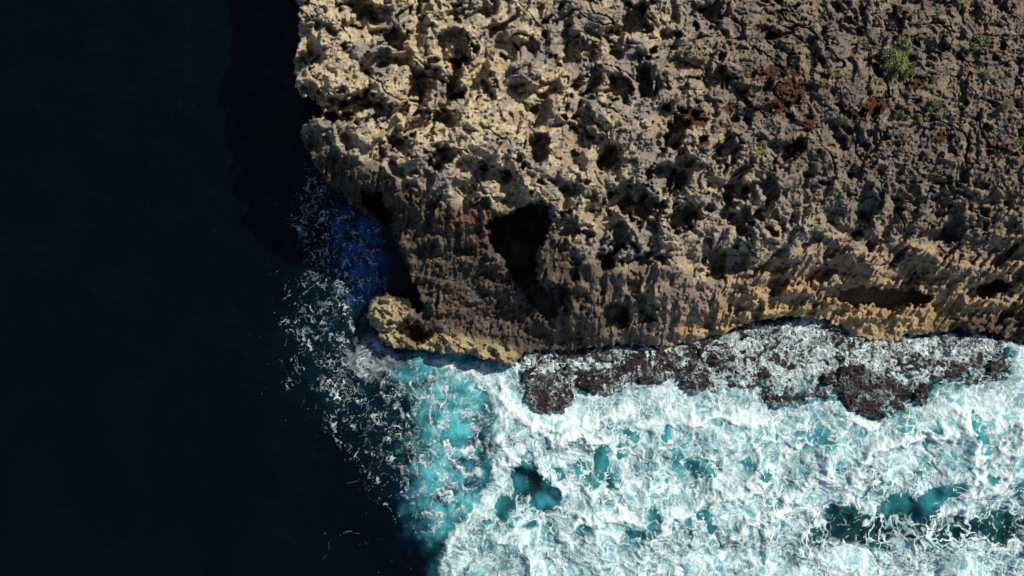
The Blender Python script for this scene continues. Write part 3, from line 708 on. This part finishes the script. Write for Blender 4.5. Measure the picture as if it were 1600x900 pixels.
# ================================================================== SHRUBS ON THE PLATEAU
m, ns, ls, p = new_mat("leaves")
oi = N(ns, "ShaderNodeAttribute", attribute_name="Leaf")
cr = N(ns, "ShaderNodeValToRGB"); e = cr.color_ramp.elements
e[0].color = (.06, .05, .025, 1); e[1].color = (.18, .22, .04, 1); e.new(.55).color = (.075, .09, .022, 1)
ls.new(oi.outputs["Fac"], cr.inputs[0]); ls.new(cr.outputs[0], p.inputs["Base Color"]); p.inputs["Roughness"].default_value = .7
M_leaf = m
m, ns, ls, p = new_mat("twig"); p.inputs["Base Color"].default_value = (.09, .06, .04, 1); p.inputs["Roughness"].default_value = .9
M_twig = m
def shrub(u, v, rpx, label, tone=.5, group="small green shrubs rooted in the pitted rock"):
    rnd = np.random.default_rng(int(u * 7 + v))
    iu = int(np.argmin(np.abs(Ug - u))); iv = int(np.argmin(np.abs(Vg - v)))
    base = P[iv, iu]; R = rpx * S * .83; H = R * .8
    verts = []; faces = []; vals = []
    ncl = max(5, int(9 * rpx / 10)); L = .05 + .012 * rpx ** .5
    cl = [(rnd.normal(0, R * .45), rnd.normal(0, R * .42), H * rnd.uniform(.25, .9), R * rnd.uniform(.22, .42)) for _ in range(ncl)]
    for cx, cy, cz, cr_ in cl:
        t0 = rnd.uniform(.0, .5)
        for _ in range(int(90 + 8 * rpx)):
            d = rnd.normal(size=3); d /= np.linalg.norm(d); r = cr_ * rnd.uniform(.5, 1.1)
            c = np.array([cx, cy, cz]) + d * r * np.array([1, 1, .7])
            a = rnd.normal(size=3) ; a /= np.linalg.norm(a); b = np.cross(a, d + .3 * rnd.normal(size=3)); b /= (np.linalg.norm(b) + 1e-6)
            i = len(verts); verts += [c - a * L, c + b * L * .45, c + a * L * 1.1, c - b * L * .45]; faces.append((i, i + 1, i + 2, i + 3))
            vals += [np.clip(t0 + tone * rnd.uniform(.3, 1), 0, 1)] * 4
    me = bpy.data.meshes.new("foliage"); me.from_pydata([tuple(q) for q in verts], [], faces); me.materials.append(M_leaf)
    at = me.attributes.new("Leaf", 'FLOAT', 'POINT'); at.data.foreach_set("value", np.array(vals, F))
    root = bpy.data.objects.new("shrub", None); COL.objects.link(root); root.location = [float(q) for q in base]
    tag(root, label, "shrub", group)
    fo = bpy.data.objects.new("foliage", me); COL.objects.link(fo); fo.parent = root
    bm = bmesh.new()
    for cx, cy, cz, cr_ in cl[:6]:
        w = .03 + .004 * rpx; tip = Vector((cx, cy, cz)); s0 = Vector((0, 0, -.5))
        vb = [bm.verts.new(s0 + Vector((w * math.cos(q), w * math.sin(q), 0))) for q in (0, 2.1, 4.2)]
        vt = [bm.verts.new(tip + Vector((w * .35 * math.cos(q), w * .35 * math.sin(q), 0))) for q in (0, 2.1, 4.2)]
        for q in range(3): bm.faces.new((vb[q], vb[(q + 1) % 3], vt[(q + 1) % 3], vt[q]))
    me = bpy.data.meshes.new("stem"); bm.to_mesh(me); bm.free(); me.materials.append(M_twig)
    st = bpy.data.objects.new("stem", me); COL.objects.link(st); st.parent = root
SHRUBS = [
 (1396, 92, 25, "largest bright green shrub near the top edge toward the right", .6),
 (1418, 112, 12, "mid green shrub touching the lower right side of the largest shrub", .4),
 (1352, 72, 11, "small green shrub just left of the largest shrub", .35),
 (1527, 68, 14, "yellow green shrub at the top edge right of the largest shrub", .55),
 (1432, 184, 12, "green shrub in the middle of a row of three below the largest shrub", .5),
 (1404, 182, 9, "dark small shrub leftmost in a row of three below the largest shrub", .3),
 (1458, 162, 10, "dark green shrub rightmost in a row of three below the largest shrub", .3),
 (1188, 235, 12, "bright yellow green shrub standing alone below the big red soil patch", .7),
 (1168, 118, 9, "olive shrub at the left rim of the big red soil patch", .35),
 (1194, 262, 8, "little olive shrub just under the lone yellow green shrub", .35),
 (1314, 184, 8, "thin yellowish shrub midway between red soil and the row of three", .45),
 (1404, 238, 9, "olive shrub growing beside an ochre stone in the dark rock", .4),
 (1500, 286, 9, "bright green tuft low on the plateau above the brown cliff at right", .5),
 (1570, 170, 8, "yellowish tuft near the right frame edge, upper one of two", .5),
 (1590, 222, 9, "green tuft near the right frame edge, lower one of two", .4),
 (1318, 290, 7, "small dark tuft at the dark rim above the flat tan ledge", .3),
 (1240, 292, 7, "tiny green tuft close above the tan rim of the cliff", .4),
 (958, 86, 7, "olive tuft on the tan rock near the top edge, right of centre", .25),
 (914, 82, 6, "olive tuft leftmost of those near the top edge on tan rock", .25),
 (1056, 156, 7, "small olive tuft at the foot of a tan boulder", .25),
 (990, 162, 6, "tiny dark tuft in a dip of the grey and tan rock", .2),
 (736, 240, 6, "lone tiny olive tuft above the tan rim of the left headland", .3),
 (1120, 252, 6, "tiny dark tuft left of the lone yellow green shrub", .25),
 (1540, 118, 7, "dark olive tuft in grey rock below the yellow green shrub", .3),
]
for u, v, r, lab, tone in SHRUBS: shrub(u, v, r, lab, tone)

# low scrub and dry cushions too small to count
rnd = np.random.default_rng(77)
verts = []; faces = []; vals = []
n = 0
while n < 420:
    u = rnd.uniform(900, 1620); v = rnd.uniform(20, 330)
    a_ = np.array([[u]], F); b2 = np.array([[v]], F)
    wgt = float(samp(rightdark, a_, b2)[0, 0]) * .8 + .12
    if rnd.uniform() > wgt or float(fbm(a_ / 60, b2 / 50, 3, 990)[0, 0]) < rnd.uniform(-.25, .25): continue
    n += 1
    base = P[int(np.argmin(np.abs(Vg - v))), int(np.argmin(np.abs(Ug - u)))]
    R = rnd.uniform(.10, .34); t0 = rnd.uniform(0, .75) ** 1.3
    for _ in range(26):
        d = rnd.normal(size=3); d /= np.linalg.norm(d)
        c = base + d * R * np.array([1, 1, .5]) * rnd.uniform(.4, 1.1) + np.array([0, 0, R * .35])
        a = rnd.normal(size=3); a /= np.linalg.norm(a); b3 = np.cross(a, d + .3 * rnd.normal(size=3)); b3 /= np.linalg.norm(b3) + 1e-6
        i = len(verts); L = .07
        verts += [c - a * L, c + b3 * L * .5, c + a * L, c - b3 * L * .5]; faces.append((i, i + 1, i + 2, i + 3)); vals += [np.clip(t0 + rnd.uniform(-.1, .2), 0, 1)] * 4
me = bpy.data.meshes.new("low_scrub"); me.from_pydata([tuple(q) for q in verts], [], faces); me.materials.append(M_leaf)
at = me.attributes.new("Leaf", 'FLOAT', 'POINT'); at.data.foreach_set("value", np.array(vals, F))
o = bpy.data.objects.new("low_scrub", me); COL.objects.link(o)
tag(o, "tiny olive and brown scrub cushions sprinkled over the dark pitted rock", None, None, "stuff")
